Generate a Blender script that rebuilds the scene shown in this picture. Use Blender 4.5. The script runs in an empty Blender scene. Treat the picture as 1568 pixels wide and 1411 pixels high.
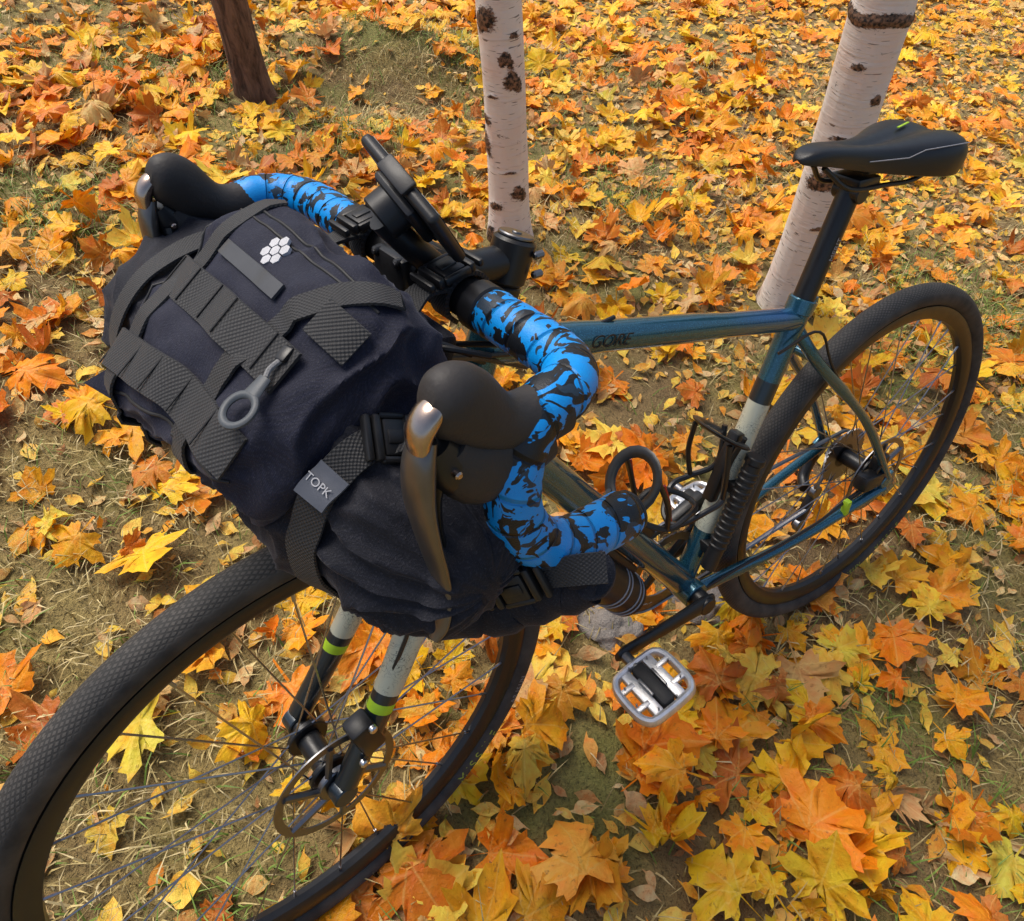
import bpy, bmesh, math, random
import numpy as np
from mathutils import Vector, Matrix, noise
random.seed(7); rng=np.random.default_rng(7)
scene=bpy.context.scene
rad=math.radians
# ------------------------------------------------------------------ frames
BIKE=Matrix.Translation((0.6102,0.6887,0.0))@Matrix.Rotation(3.6829,4,'Z')@Matrix.Rotation(-0.1939,4,'Y')@Matrix.Rotation(0.2314,4,'X')
HA=rad(71.5); SD=Vector((-math.cos(HA),0,math.sin(HA)))
CAP=Vector((0.7646,0,0.9408)); CL=Vector((0.8794,0,0.9435))
STEER=Matrix.Translation(CAP)@Matrix.Rotation(0.1243,4,SD)@Matrix.Translation(-CAP)
BAR=STEER@Matrix.Translation(CL)
GX,GY=-0.1679,-0.0998
def gh(x,y):
    x=np.asarray(x,float);y=np.asarray(y,float)
    z=6*np.tanh((GX*(x-.61)+GY*(y-.689))/6)
    z=z+0.006*np.sin(x*5.1+1.3*np.sin(y*3.3))+0.006*np.sin(y*6.3+1.1*np.sin(x*4.1))
    z=z+0.13*np.exp(-(((x+.45)/.35)**2+((y-3.2)/.22)**2))-0.05*np.exp(-(((x+.5)/.45)**2+((y-2.75)/.2)**2))
    return z-0.004
# ------------------------------------------------------------------ mesh builder
class MB:
    def __init__(s): s.v=[];s.f=[];s.m=[];s.uv=[]
    def add(s,verts,faces,mat=0,uvs=None):
        o=len(s.v); s.v+= [tuple(p) for p in verts]
        for i,f in enumerate(faces):
            s.f.append(tuple(k+o for k in f)); s.m.append(mat)
            s.uv.append(uvs[i] if uvs else [(0,0)]*len(f))
    def tube(s,path,r,n=12,mat=0,up=None,cap=True,closed=False):
        P=[Vector(p) for p in path]; N=len(P)
        if not isinstance(r,(list,tuple)): r=[r]*N
        if len(r)!=N:
            r=[r[min(len(r)-1,int(i*len(r)/N))] for i in range(N)]
        R=[(q if isinstance(q,(tuple,list)) else (q,q)) for q in r]
        T=[]
        for i in range(N):
            if closed: t=P[(i+1)%N]-P[i-1]
            else: t=P[min(i+1,N-1)]-P[max(i-1,0)]
            T.append(t.normalized())
        nrm=Vector(up) if up else (Vector((0,0,1)) if abs(T[0].z)<.9 else Vector((1,0,0)))
        nrm=(nrm-T[0]*nrm.dot(T[0])).normalized()
        verts=[];L=0;Ls=[]
        for i in range(N):
            if i: L+=(P[i]-P[i-1]).length
            Ls.append(L)
            nrm=(nrm-T[i]*nrm.dot(T[i])).normalized(); b=T[i].cross(nrm)
            for j in range(n):
                a=2*math.pi*j/n
                verts.append(P[i]+nrm*(R[i][0]*math.cos(a))+b*(R[i][1]*math.sin(a)))
        faces=[];uvs=[]
        for i in range(N if closed else N-1):
            k=(i+1)%N
            for j in range(n):
                j2=(j+1)%n
                faces.append((i*n+j,i*n+j2,k*n+j2,k*n+j))
                l2=Ls[k] if k else Ls[i]+.01
                uvs.append([(j/n,Ls[i]),((j+1)/n,Ls[i]),((j+1)/n,l2),(j/n,l2)])
        if cap and not closed:
            faces.append(tuple(range(n))[::-1]);uvs.append([(0,0)]*n)
            faces.append(tuple((N-1)*n+j for j in range(n)));uvs.append([(0,0)]*n)
        s.add(verts,faces,mat,uvs)
    def cyl(s,a,b,r,r2=None,n=24,mat=0,bev=None):
        a=Vector(a);b=Vector(b);r2=r if r2 is None else r2
        d=(b-a); L=d.length; d.normalize()
        bv=min(.0015 if bev is None else bev,r*.4,r2*.4,L*.3)
        s.tube([a,a+d*1e-5,a+d*bv,b-d*bv,b-d*1e-5,b],[max(r-bv,1e-5),r-bv,r,r2,r2-bv,max(r2-bv,1e-5)],n=n,mat=mat)
    def box(s,c,size,M=None,bev=.002,seg=2,mat=0):
        bm=bmesh.new(); bmesh.ops.create_cube(bm,size=1)
        for v in bm.verts: v.co=Vector((v.co.x*size[0],v.co.y*size[1],v.co.z*size[2]))
        if bev>0: bmesh.ops.bevel(bm,geom=bm.edges[:],offset=min(bev,min(size)*.45),segments=seg,affect='EDGES',profile=.5)
        M=M or Matrix.Identity(3); c=Vector(c)
        bm.verts.index_update()
        s.add([M@v.co+c for v in bm.verts],[[v.index for v in f.verts] for f in bm.faces],mat); bm.free()
    def lathe(s,prof,c,n=96,mat=0,closed=True):
        c=Vector(c);k=len(prof);verts=[]
        for i in range(n):
            a=2*math.pi*i/n
            for (r,y) in prof: verts.append(c+Vector((r*math.cos(a),y,r*math.sin(a))))
        faces=[];uvs=[]
        for i in range(n):
            i2=(i+1)%n
            for j in range(k if closed else k-1):
                j2=(j+1)%k
                faces.append((i*k+j,i2*k+j,i2*k+j2,i*k+j2))
                u0=j/k;u1=(j+1)/k;v0=i/n;v1=(i+1)/n
                uvs.append([(u0,v0),(u0,v1),(u1,v1),(u1,v0)])
        s.add(verts,faces,mat,uvs)
    def ribbon(s,path,nors,width,thick=.0018,mat=0,sub=6):
        P=[Vector(p) for p in path]
        if isinstance(nors,(Vector,tuple)): nors=[Vector(nors)]*len(P)
        P2,N2=crom(P,sub),crom([Vector(q) for q in nors],sub)
        W=crom([Vector((w,0,0)) for w in (width if isinstance(width,list) else [width]*len(P))],sub)
        verts=[];faces=[];uvs=[];L=0
        N=len(P2)
        for i in range(N):
            t=(P2[min(i+1,N-1)]-P2[max(i-1,0)]).normalized(); n=N2[i]-t*N2[i].dot(t); n.normalize(); sd=t.cross(n); w=W[i].x/2
            for (x,z) in ((-w,0),(-w*.96,thick),(w*.96,thick),(w,0),(w*.96,-thick*.3),(-w*.96,-thick*.3)): verts.append(P2[i]+sd*x+n*z)
        for i in range(N-1):
            l=(P2[i+1]-P2[i]).length
            for j in range(6):
                j2=(j+1)%6; faces.append((i*6+j,i*6+j2,(i+1)*6+j2,(i+1)*6+j))
                us=[0,.04,.96,1,.96,.04]
                uvs.append([(us[j],L),(us[j2],L),(us[j2],L+l),(us[j],L+l)])
            L+=l
        faces.append((5,4,3,2,1,0));uvs.append([(0,0)]*6)
        b=(N-1)*6;faces.append((b,b+1,b+2,b+3,b+4,b+5));uvs.append([(0,0)]*6)
        s.add(verts,faces,mat,uvs)
    def obj(s,name,mats,parent=None,M=None,ang=38,sub=0):
        me=bpy.data.meshes.new(name); me.from_pydata(s.v,[],s.f); 
        for m in mats: me.materials.append(m)
        me.polygons.foreach_set('material_index',s.m)
        uv=me.uv_layers.new(name='UVMap')
        uv.data.foreach_set('uv',[c for f in s.uv for p in f for c in p])
        bm=bmesh.new();bm.from_mesh(me);bmesh.ops.recalc_face_normals(bm,faces=bm.faces[:]);bm.to_mesh(me);bm.free()
        me.polygons.foreach_set('use_smooth',[True]*len(me.polygons))
        me.set_sharp_from_angle(angle=rad(ang)); me.update()
        o=bpy.data.objects.new(name,me); scene.collection.objects.link(o)
        if parent: o.parent=parent
        if M is not None: o.matrix_local=M
        if sub:
            md=o.modifiers.new('s','SUBSURF');md.levels=md.render_levels=sub
        return o
def crom(P,k):
    if k<=1 or len(P)<3: 
        if len(P)==2 and k>1: return [P[0].lerp(P[1],i/k) for i in range(k+1)]
        return list(P)
    out=[]
    for i in range(len(P)-1):
        p0=P[i-1] if i else P[0]*2-P[1]; p1=P[i];p2=P[i+1]; p3=P[i+2] if i+2<len(P) else P[-1]*2-P[-2]
        for j in range(k):
            t=j/k
            out.append(.5*((2*p1)+(p2-p0)*t+(2*p0-5*p1+4*p2-p3)*t*t+(3*p1-p0-3*p2+p3)*t**3))
    out.append(P[-1]); return out
def cr(P,k=6): return crom([Vector(p) for p in P],k)
def crr(R,k):
    return [(v.x,v.y) for v in crom([Vector((a,b,0)) for a,b in R],k)]
def empty(name,M=None,parent=None):
    o=bpy.data.objects.new(name,None); scene.collection.objects.link(o)
    if parent:o.parent=parent
    if M is not None:o.matrix_local=M
    o.empty_display_size=.1
    return o
# ------------------------------------------------------------------ materials
class NT:
    def __init__(s,name,base=(.5,.5,.5),rough=.5,metal=0,**kw):
        s.mat=bpy.data.materials.new(name); s.mat.use_nodes=True; s.nt=s.mat.node_tree
        s.b=s.nt.nodes['Principled BSDF']
        s.set('Base Color',base);s.set('Roughness',rough);s.set('Metallic',metal)
        for k,v in kw.items(): s.set(k.replace('_',' '),v)
    def set(s,inp,v,node=None):
        i=(node or s.b).inputs[inp]
        if isinstance(v,bpy.types.NodeSocket): s.nt.links.new(v,i)
        elif isinstance(v,(tuple,list)) and len(v)==3 and i.type=='RGBA': i.default_value=(*v,1)
        else: i.default_value=v
    def n(s,t,out=0,props=None,**inp):
        nd=s.nt.nodes.new(t)
        for k,v in (props or {}).items(): setattr(nd,k,v)
        for k,v in inp.items(): s.set(k.replace('_',' '),v,nd)
        return nd.outputs[out]
    def coord(s,w='Object'): return s.nt.nodes.new('ShaderNodeTexCoord').outputs[w]
    def mp(s,vec,sc=(1,1,1),rot=(0,0,0)): return s.n('ShaderNodeMapping',Vector=vec,Scale=sc,Rotation=rot)
    def noise(s,vec,scale,detail=4,rough=.55,dist=0,out=0): return s.n('ShaderNodeTexNoise',out,Vector=vec,Scale=scale,Detail=detail,Roughness=rough,Distortion=dist)
    def ramp(s,fac,stops,interp='LINEAR'):
        nd=s.nt.nodes.new('ShaderNodeValToRGB'); e=nd.color_ramp; e.interpolation=interp
        while len(e.elements)<len(stops): e.elements.new(.5)
        for el,(p,c) in zip(e.elements,stops):
            el.position=p; el.color=(*c,1) if isinstance(c,(tuple,list)) else (c,c,c,1)
        s.set('Fac',fac,nd); return nd.outputs[0]
    def mix(s,f,a,b,mode='MIX'):
        nd=s.nt.nodes.new('ShaderNodeMix'); nd.data_type='RGBA'; nd.blend_type=mode
        for i,v in ((0,f),(6,a),(7,b)):
            if isinstance(v,bpy.types.NodeSocket): s.nt.links.new(v,nd.inputs[i])
            elif isinstance(v,(tuple,list)): nd.inputs[i].default_value=(*v[:3],1)
            else: nd.inputs[i].default_value=v
        return nd.outputs[2]
    def m(s,op,a,b=0.0,c=0.0): 
        nd=s.nt.nodes.new('ShaderNodeMath'); nd.operation=op
        for i,v in enumerate((a,b,c)):
            if isinstance(v,bpy.types.NodeSocket): s.nt.links.new(v,nd.inputs[i])
            else: nd.inputs[i].default_value=v
        return nd.outputs[0]
    def sep(s,vec):
        nd=s.nt.nodes.new('ShaderNodeSeparateXYZ'); s.nt.links.new(vec,nd.inputs[0]); return nd.outputs
    def bump(s,h,strength=.3,dist=.002,nrm=None):
        k=dict(Height=h,Strength=strength,Distance=dist)
        if nrm is not None:k['Normal']=nrm
        o=s.n('ShaderNodeBump',**k); s.set('Normal',o); return o
def simple(name,base,rough,metal=0,var=.25,scale=60,bump=.05,**kw):
    t=NT(name,base,rough,metal,**kw); c=t.coord()
    n=t.noise(c,scale,3)
    t.set('Base Color',t.mix(n,tuple(x*(1-var) for x in base),tuple(min(1,x*(1+var)) for x in base)))
    t.set('Roughness',t.m('ADD',t.m('MULTIPLY',n,.2),rough-.1))
    if bump: t.bump(t.noise(c,scale*8,2),bump,.001)
    return t.mat
black=simple('black_satin',(.012,.012,.013),.36)
blackm=simple('black_matte',(.014,.014,.015),.6)
plastic=simple('black_plastic',(.012,.012,.013),.42,scale=120)
rubber=simple('hood_rubber',(.032,.028,.026),.58,var=.4,scale=45,bump=.3)
silver=simple('silver_metal',(.62,.62,.63),.28,1.0)
alu=simple('cast_aluminium',(.74,.74,.75),.38,.8,bump=.3,scale=90)
steel=simple('rotor_steel',(.22,.22,.23),.35,1.0)
spokem=simple('spoke_steel',(.40,.40,.42),.3,1.0)
lever=simple('lever_metal',(.19,.175,.16),.36,.85,var=.35,scale=30)
chromeb=simple('chrome_bronze',(.55,.43,.35),.24,1.0,var=.35,scale=60)
green=simple('lime_green',(.45,.70,.03),.4)
tyregreen=simple('tyre_print',(.40,.46,.06),.6,var=.5,scale=150)
white=simple('white_print',(.75,.75,.75),.6)
grey=simple('grey_reflective',(.055,.058,.065),.45)
tagm=simple('grey_tag',(.10,.108,.13),.5)
whitish=simple('grey_print',(.3,.3,.32),.5)
red=simple('red_rubber',(.45,.02,.015),.4)
def frame_paint():
    t=NT('teal_metallic_paint',(.02,.09,.13),.26,.6,Coat_Weight=.8,Coat_Roughness=.05)
    c=t.coord(); n=t.noise(c,3,2); f=t.noise(c,900,1)
    col=t.mix(n,(.016,.078,.115),(.028,.13,.19)); col=t.mix(t.ramp(f,[(.5,0.),(.75,.6)]),col,(.09,.33,.48)); 
    x=t.sep(c); col=t.mix(t.m('MULTIPLY',t.ramp(x[2],[(.70,0.),(.76,1.)]),t.ramp(x[0],[(.30,.0),(.33,.55),(.45,.0)])),col,(.02,.12,.50))  # sky highlight painted in: bluer base colour on top tube near the collar
    t.set('Base Color',col)
    return t.mat
paint=frame_paint()
dpaint=NT('dark_slate_paint',(.02,.032,.042),.3,.4,Coat_Weight=.6,Coat_Roughness=.1).mat
def crackle():
    t=NT('sage_crackle_paint',(.4,.42,.3),.4,0.1,Coat_Weight=.4); c=t.coord()
    w=t.mix(.12,c,t.noise(c,30,3,out=1))
    e=t.n('ShaderNodeTexVoronoi',0,props=dict(feature='DISTANCE_TO_EDGE'),Vector=w,Scale=85.)
    m=t.m('MULTIPLY',t.ramp(e,[(.0,1.),(.05,0.)]),t.ramp(t.noise(c,22,2),[(.42,0.),(.52,1.)]))
    t.set('Base Color',t.mix(m,t.mix(t.noise(c,15,2),(.56,.57,.43),(.66,.66,.52)),(.05,.06,.05))); return t.mat
sage=crackle()
def tyre():
    t=NT('tyre_rubber',(.03,.03,.03),.75); s=t.sep(t.coord('UV')); c=t.coord()
    u=t.m('SUBTRACT',t.m('FRACT',t.m('ADD',s[0],.5)),.5)
    au=t.m('ABSOLUTE',u)
    a=t.m('MULTIPLY',au,150.); v=t.m('MULTIPLY',s[1],2*math.pi*240)
    pat=t.m('MAXIMUM',t.m('SINE',t.m('ADD',a,v)),t.m('SINE',t.m('SUBTRACT',a,v)))
    band=t.ramp(au,[(.15,1.),(.19,0.)])
    h=t.m('MULTIPLY',t.ramp(t.m('ADD',t.m('MULTIPLY',pat,.5),.5),[(.55,0.),(.8,1.)]),band)
    dust=t.ramp(t.noise(c,18,5,.65),[(.35,0.),(.7,1.)])
    col=t.mix(dust,(.022,.021,.021),(.085,.075,.064)); col=t.mix(t.m('MULTIPLY',band,.4),col,(.095,.09,.085)); col=t.mix(t.m('MULTIPLY',h,.75),col,(.016,.016,.016))
    t.set('Base Color',col); t.bump(t.m('SUBTRACT',1.,h),.6,.001); return t.mat
tyrem=tyre()
def tape():
    t=NT('camo_bar_tape',(.0,.3,.8),.42); c=t.coord(); uv=t.sep(t.coord('UV'))
    n=t.noise(t.mp(c,(40,72,46),(0,0,.5)),1.,3.2,.55,1.0)
    n2=t.noise(t.mp(c,(55,48,70),(.3,.2,1.)),1.,2,.5,.6)
    col=t.ramp(n,[(0,(.008,.010,.013)),(.468,(.008,.010,.013)),(.476,(.0,.30,.82)),(1,(.0,.37,.94))])
    col=t.mix(t.ramp(n2,[(.63,0.),(.638,1.)]),col,(.02,.04,.065))
    t.set('Base Color',col)
    w=t.m('FRACT',t.m('ADD',t.m('MULTIPLY',uv[1],1/.026),uv[0]))
    h=t.ramp(w,[(0,0.),(.06,1.),(.9,.8),(1,0.)])
    b=t.n('ShaderNodeBump',Height=h,Strength=1.,Distance=.0035)
    t.bump(t.n('ShaderNodeTexVoronoi',Vector=c,Scale=900.),.25,.0008,b); return t.mat
tapem=tape()
def fabric(name,c1,c2,rough=.75):
    t=NT(name,c1,rough,0,Sheen_Weight=.18,Sheen_Roughness=.4,Sheen_Tint=(.5,.52,.62,1)); c=t.coord()
    t.b.inputs['Specular IOR Level'].default_value=.32
    s=t.sep(t.mp(c,(1,1,1),(.0,.7,.0)))
    w=t.m('MULTIPLY',t.m('SINE',t.m('MULTIPLY',s[1],3600.)),t.m('SINE',t.m('MULTIPLY',s[0],3600.)))
    n=t.noise(c,9,4); f=t.noise(c,700,2)
    col=t.mix(n,c1,c2); col=t.mix(t.m('MULTIPLY',t.ramp(w,[(.0,0.),(1,1.)]),.35),col,tuple(x*2.6 for x in c2))
    col=t.mix(t.ramp(f,[(.56,0.),(.8,.45)]),col,(.08,.08,.095))
    t.set('Base Color',col)
    b1=t.n('ShaderNodeBump',Height=t.noise(c,26,3,.5,.5),Strength=.28,Distance=.006)
    t.bump(f,.6,.0009,b1); return t.mat
fab=fabric('navy_nylon',(.0080,.0090,.019),(.0130,.0145,.031))
fabb=fabric('black_nylon',(.0070,.0074,.011),(.0115,.012,.019))
def webbing():
    t=NT('webbing',(.013,.013,.014),.65,0,Sheen_Weight=.1); uv=t.sep(t.coord('UV')); c=t.coord()
    w=t.m('MULTIPLY',t.m('SINE',t.m('MULTIPLY',uv[1],2*math.pi/.0036)),t.m('SINE',t.m('MULTIPLY',uv[0],2*math.pi*8)))
    ww=t.m('ADD',t.m('MULTIPLY',w,.5),.5)
    col=t.mix(ww,(.008,.008,.0085),(.024,.024,.026)); col=t.mix(t.ramp(t.noise(c,40,3),[(.4,0.),(.8,.5)]),col,(.022,.022,.025))
    t.set('Base Color',col); t.bump(ww,.7,.0008); return t.mat
web=webbing()
# ------------------------------------------------------------------ bicycle
bike=empty('bicycle',BIKE)
BB=Vector((.424,0,.28)); SA=rad(73.5); SV=Vector((-math.cos(SA),0,math.sin(SA)))
AX=1.0354; RA=Vector((0,0,.35)); FA=Vector((AX,0,.35))
def letter(ch,size,shear=.2,al='CENTER',ext=.0002):
    cu=bpy.data.curves.new('c','FONT'); cu.body=ch; cu.size=size; cu.extrude=ext; cu.shear=shear; cu.align_x='CENTER'; cu.align_y=al
    to=bpy.data.objects.new('t',cu); scene.collection.objects.link(to)
    dg=bpy.context.evaluated_depsgraph_get(); me=bpy.data.meshes.new_from_object(to.evaluated_get(dg)); bpy.data.objects.remove(to); return me
def wheel(name,c,M,cassette,text):
    w=empty(name,M,bike); c=Vector(c)
    m=MB(); k=28; R=.3305; r=.0190
    m.lathe([(R+r*math.cos(2*math.pi*i/k),r*1.02*math.sin(2*math.pi*i/k)) for i in range(k)],c,n=144)
    m.obj('tyre',[tyrem],w)
    m=MB()
    m.lathe([(.3135,.0105),(.3135,.0125),(.309,.0135),(.297,.0125),(.289,.008),(.286,0),(.289,-.008),(.297,-.0125),(.309,-.0135),(.3135,-.0125),(.3135,-.0105)],c,n=96)
    m.obj('rim',[black],w)
    m=MB()
    for i in range(28):
        side=1 if i%2 else -1; ar=2*math.pi*i/28; dirn=1 if (i//2)%2 else -1; ah=ar+dirn*rad(62)
        p=c+Vector((.021*math.cos(ah),side*.027,.021*math.sin(ah))); q=c+Vector((.290*math.cos(ar),side*.003,.290*math.sin(ar)))
        m.tube([p,q],.0012,n=5); q2=q+(p-q).normalized()*.014; m.tube([q,q2],.0020,n=6)
    m.obj('spokes',[spokem],w)
    m=MB()
    m.cyl(c+Vector((0,-.05,0)),c+Vector((0,.05,0)),.011); m.cyl(c+Vector((0,-.032,0)),c+Vector((0,-.024,0)),.026);m.cyl(c+Vector((0,.024,0)),c+Vector((0,.032,0)),.026); m.cyl(c+Vector((0,-.024,0)),c+Vector((0,.024,0)),.015)
    m.obj('hub',[black],w)
    m=MB(); y=.042
    m.lathe([(.077,y-.001),(.077,y+.001),(.067,y+.001),(.067,y-.001)],c,n=64)
    for i in range(6):
        a=2*math.pi*i/6; m.tube([c+Vector((.018*math.cos(a),y,.018*math.sin(a))),c+Vector((.07*math.cos(a+.5),y,.07*math.sin(a+.5)))],(.0045,.0045),n=6)
    m.cyl(c+Vector((0,y-.004,0)),c+Vector((0,y+.004,0)),.024)
    m.obj('brake_rotor',[steel],w,ang=30)
    if cassette:
        m=MB()
        for i in range(9):
            r_=.056-.0045*i; y=-.024-i*.0028; n=36; vs=[]
            for yy in (y,y-.0016):
                for j in range(n*2):
                    a=math.pi*j/n; rr=r_+(.002 if j%2 else -.002); vs.append(c+Vector((rr*math.cos(a),yy,rr*math.sin(a))))
            fs=[tuple(range(n*2)),tuple(range(n*2,n*4))[::-1]]+[(j,(j+1)%(2*n),(j+1)%(2*n)+2*n,j+2*n) for j in range(2*n)]
            m.add(vs,fs)
        m.obj('cassette',[steel],w,ang=30)
    # sidewall lettering wrapped on the inner flank of the tyre
    for (word,a0,mt,sz) in text:
        a=a0
        for ch in word:
            me=letter(ch,sz,.15,'BOTTOM_BASELINE',0.)
            for v in me.vertices:
                ph=rad(80)+v.co.y/.0193; aa=a-v.co.x/.325
                rr=R+.01945*math.cos(ph); v.co=c+Vector((rr*math.cos(aa),.01945*1.02*math.sin(ph),rr*math.sin(aa)))
            me.materials.append(mt)
            o=bpy.data.objects.new('lettering',me); scene.collection.objects.link(o); o.parent=w
            a-=(.042 if ch!='I' else .028)*sz/.018
    return w
wheel('rear_wheel',RA,None,True,[('ARISUN',rad(-100),tyregreen,.016),('MISSILE',rad(-120),tyregreen,.016)])
wheel('front_wheel',FA,STEER,False,[('MISSILE',rad(232),tyregreen,.020),('ARISUN',rad(207),whitish,.012)])
m=MB()
def L(a,b,t): return Vector(a).lerp(Vector(b),t)
ht_top=CAP-SD*.065; ht_bot=CAP-SD*.215
m.tube([ht_top,L(ht_top,ht_bot,.1),L(ht_top,ht_bot,.5),L(ht_top,ht_bot,.9),ht_bot],[.0215,.019,.019,.023,.025],n=24,mat=0)
tt0=Vector((.292,0,.725)); tt1=CAP-SD*.115
m.tube(cr([tt0,L(tt0,tt1,.3),L(tt0,tt1,.7),tt1],4),[.0165]*5+[.0185]*4+[.020]*4,n=24,up=(0,0,1))
dt0=BB+Vector((.005,0,.01)); dt1=CAP-SD*.185
m.tube(cr([dt0,L(dt0,dt1,.3),L(dt0,dt1,.7),dt1],4),[(.023,.025)]*13,n=24)
sp=lambda s:BB+SV*s
m.tube([sp(.0),sp(.11)],.0165,n=24,mat=0); m.tube([sp(.11),sp(.335)],.0165,n=24,mat=1); m.tube([sp(.335),sp(.37)],.0165,n=24,mat=2); m.tube([sp(.37),sp(.484)],[.0165,.017],n=24,mat=0)
m.cyl(BB+Vector((0,-.036,0)),BB+Vector((0,.036,0)),.023,mat=0)
for s_ in (1,-1):
    m.tube(cr([sp(.452)+Vector((-.004,s_*.006,0)),sp(.42)+Vector((-.05,s_*.028,-.025)),(.12,s_*.055,.52),(.012,s_*.068,.368)],6),[(.0095,.008)]*10+[(.0075,.0075)]*9,n=14)
    m.tube(cr([BB+Vector((-.01,s_*.022,0)),(.33,s_*.036,.292),(.2,s_*.055,.315),(.015,s_*.068,.345)],6),[(.013,.009)]*8+[(.009,.009)]*11,n=14)
    m.box((0.006,s_*.069,.352),(.036,.009,.05),Matrix.Rotation(.6,3,'Y'),.003)
m.tube([(.255,-.03,.66),(.255,.03,.66)],.007,n=12)
m.cyl(sp(.474),sp(.496),.0195,mat=0); m.box(sp(.485)+Vector((-.022,0,0)),(.014,.016,.018),None,.003,mat=0)
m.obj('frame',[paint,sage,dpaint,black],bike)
def text_obj(body,size,M,mat,name,parent,shear=0):
    me=letter(body,size,shear)
    me.materials.append(mat); o=bpy.data.objects.new(name,me); scene.collection.objects.link(o); o.parent=parent; o.matrix_local=M; return o
ttd=(tt1-tt0).normalized()
Mx=Matrix((-ttd,Vector((ttd.z,0,-ttd.x))*-1,Vector((0,1,0)))).transposed().to_4x4(); Mx.translation=L(tt0,tt1,.70)+Vector((0,.0196,.003))
text_obj('GORE',.022,Mx,blackm,'top_tube_lettering',bike,shear=.3)
m=MB(); m.tube([sp(.44),sp(.655)],.0150,n=24,mat=0)
m.cyl(sp(.645)+Vector((0,-.02,0)),sp(.645)+Vector((0,.02,0)),.013,mat=0); m.box(sp(.662),(.045,.045,.012),None,.003,mat=0); m.box(sp(.678)+Vector((0,0,0)),(.035,.05,.008),None,.003,mat=0)
m.obj('seatpost',[black],bike)
Y=Vector((0,1,0)); tx=SV.copy(); ty=Y.cross(tx); Mx=Matrix((tx,ty,Y)).transposed().to_4x4(); Mx.translation=sp(.57)+Vector((0,.0151,0)); text_obj('MERIT',.012,Mx,whitish,'seatpost_print',bike)
SAD=Vector((.200,0,.952))
m=MB()
xs=[-.126,-.121,-.111,-.094,-.066,-.028,.01,.05,.09,.125,.150,.160,.164]
ws=[.012,.040,.058,.069,.068,.055,.039,.029,.0245,.0225,.018,.011,.003]
zt=[-.004,.004,.010,.014,.013,.008,.003,.003,.006,.009,.006,.0,-.006]
dp=[.010,.034,.050,.058,.056,.048,.040,.034,.030,.026,.020,.013,.006]
ns=25; V=[]
for x,w,z,d in zip(xs,ws,zt,dp):
    z+= .010*(x+.14)/.3; ring=[]
    for j in range(ns):
        t=-1+2*j/(ns-1); y=w*math.sin(t*math.pi/2)
        ch=-.008*math.exp(-(t/.15)**2)*(1 if -.12<x<.09 else 0)
        zz=z-d*(1-math.sqrt(max(0,1-abs(t)**3.2)))*.95+ch
        if abs(t)>.95: y*=.93; zz=z-d
        ring.append(SAD+Vector((x,y,zz)))
    for j in range(ns-2,0,-1):
        t=-1+2*j/(ns-1); ring.append(SAD+Vector((x,w*.8*t,z-d+.006)))
    V.append(ring)
k=len(V[0]); vs=[p for r_ in V for p in r_]; fs=[]
for i in range(len(V)-1):
    for j in range(k): fs.append((i*k+j,i*k+(j+1)%k,(i+1)*k+(j+1)%k,(i+1)*k+j))
fs.append(tuple(range(k)));fs.append(tuple((len(V)-1)*k+j for j in range(k))[::-1])
m.add(vs,fs); m.obj('saddle',[simple('saddle_cover',(.015,.0155,.017),.38,bump=.2,scale=100)],bike,ang=60,sub=1)
m=MB()
for s_ in (1,-1):
    m.tube(cr([SAD+Vector((.12,s_*.008,-.01)),SAD+Vector((.075,s_*.02,-.040)),SAD+Vector((.0,s_*.022,-.046)),SAD+Vector((-.06,s_*.026,-.046)),SAD+Vector((-.11,s_*.036,-.018))],5),.0035,n=8)
m.obj('saddle_rails',[black],bike)
m=MB()
m.tube([SAD+Vector((.06,.0285,-.006)),SAD+Vector((.0,.0425,-.006)),SAD+Vector((-.02,.05,.0030)),SAD+Vector((-.09,.0655,.0070))],.0008,n=5)
m.tube([SAD+Vector((-.05,-.012,.0135)),SAD+Vector((-.078,-.016,.0160))],[(.0010,.0018)]*2,n=6,mat=1)
m.obj('saddle_print',[whitish,green],bike)
# drivetrain
m=MB(); th=rad(4); ce=BB+Vector((.178*math.cos(th),.062,.178*math.sin(th)))
c0=BB+Vector((0,.052,0)); 
m.cyl(BB+Vector((0,.030,0)),BB+Vector((0,.062,0)),.016,mat=0)
m.tube([c0-(ce-c0).normalized()*.018,c0,L(c0,ce,.3),L(c0,ce,.7),ce,ce+(ce-c0).normalized()*.012],[(.006,.012),(.009,.018),(.008,.014),(.007,.0115),(.007,.014),(.004,.008)],n=14,up=(0,1,0),mat=0)
ce2=BB+Vector((-.175*math.cos(th),-.068,-.175*math.sin(th))); c2=BB+Vector((0,-.055,0))
m.tube([c2,L(c2,ce2,.5),ce2],[(.008,.017),(.007,.013),(.007,.013)],n=12,up=(0,1,0),mat=0)
for r_,y in ((.097,-.046),(.072,-.039)):
    n=46 if r_>.09 else 34; vs=[]
    for rr0,teeth in ((r_,1),(r_-.014,0)):
        for yy in (y-.0015,y+.0015):
            for j in range(n*2):
                a=math.pi*j/n; rr=rr0+(.0022 if (j%2 and teeth) else 0); vs.append(BB+Vector((rr*math.cos(a),yy,rr*math.sin(a))))
    q=2*n; fs=[]
    for j in range(q):
        j2=(j+1)%q; fs+=[(j,j2,q+j2,q+j),(j,j2,2*q+j2,2*q+j),(q+j,q+j2,3*q+j2,3*q+j),(2*q+j,2*q+j2,3*q+j2,3*q+j)]
    m.add(vs,fs,1)
for i in range(4):
    a=rad(45+90*i); m.tube([BB+Vector((0,-.045,0)),BB+Vector((.085*math.cos(a),-.046,.085*math.sin(a)))],[(.004,.014),(.004,.008)],n=8,up=(0,1,0),mat=0)
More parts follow.
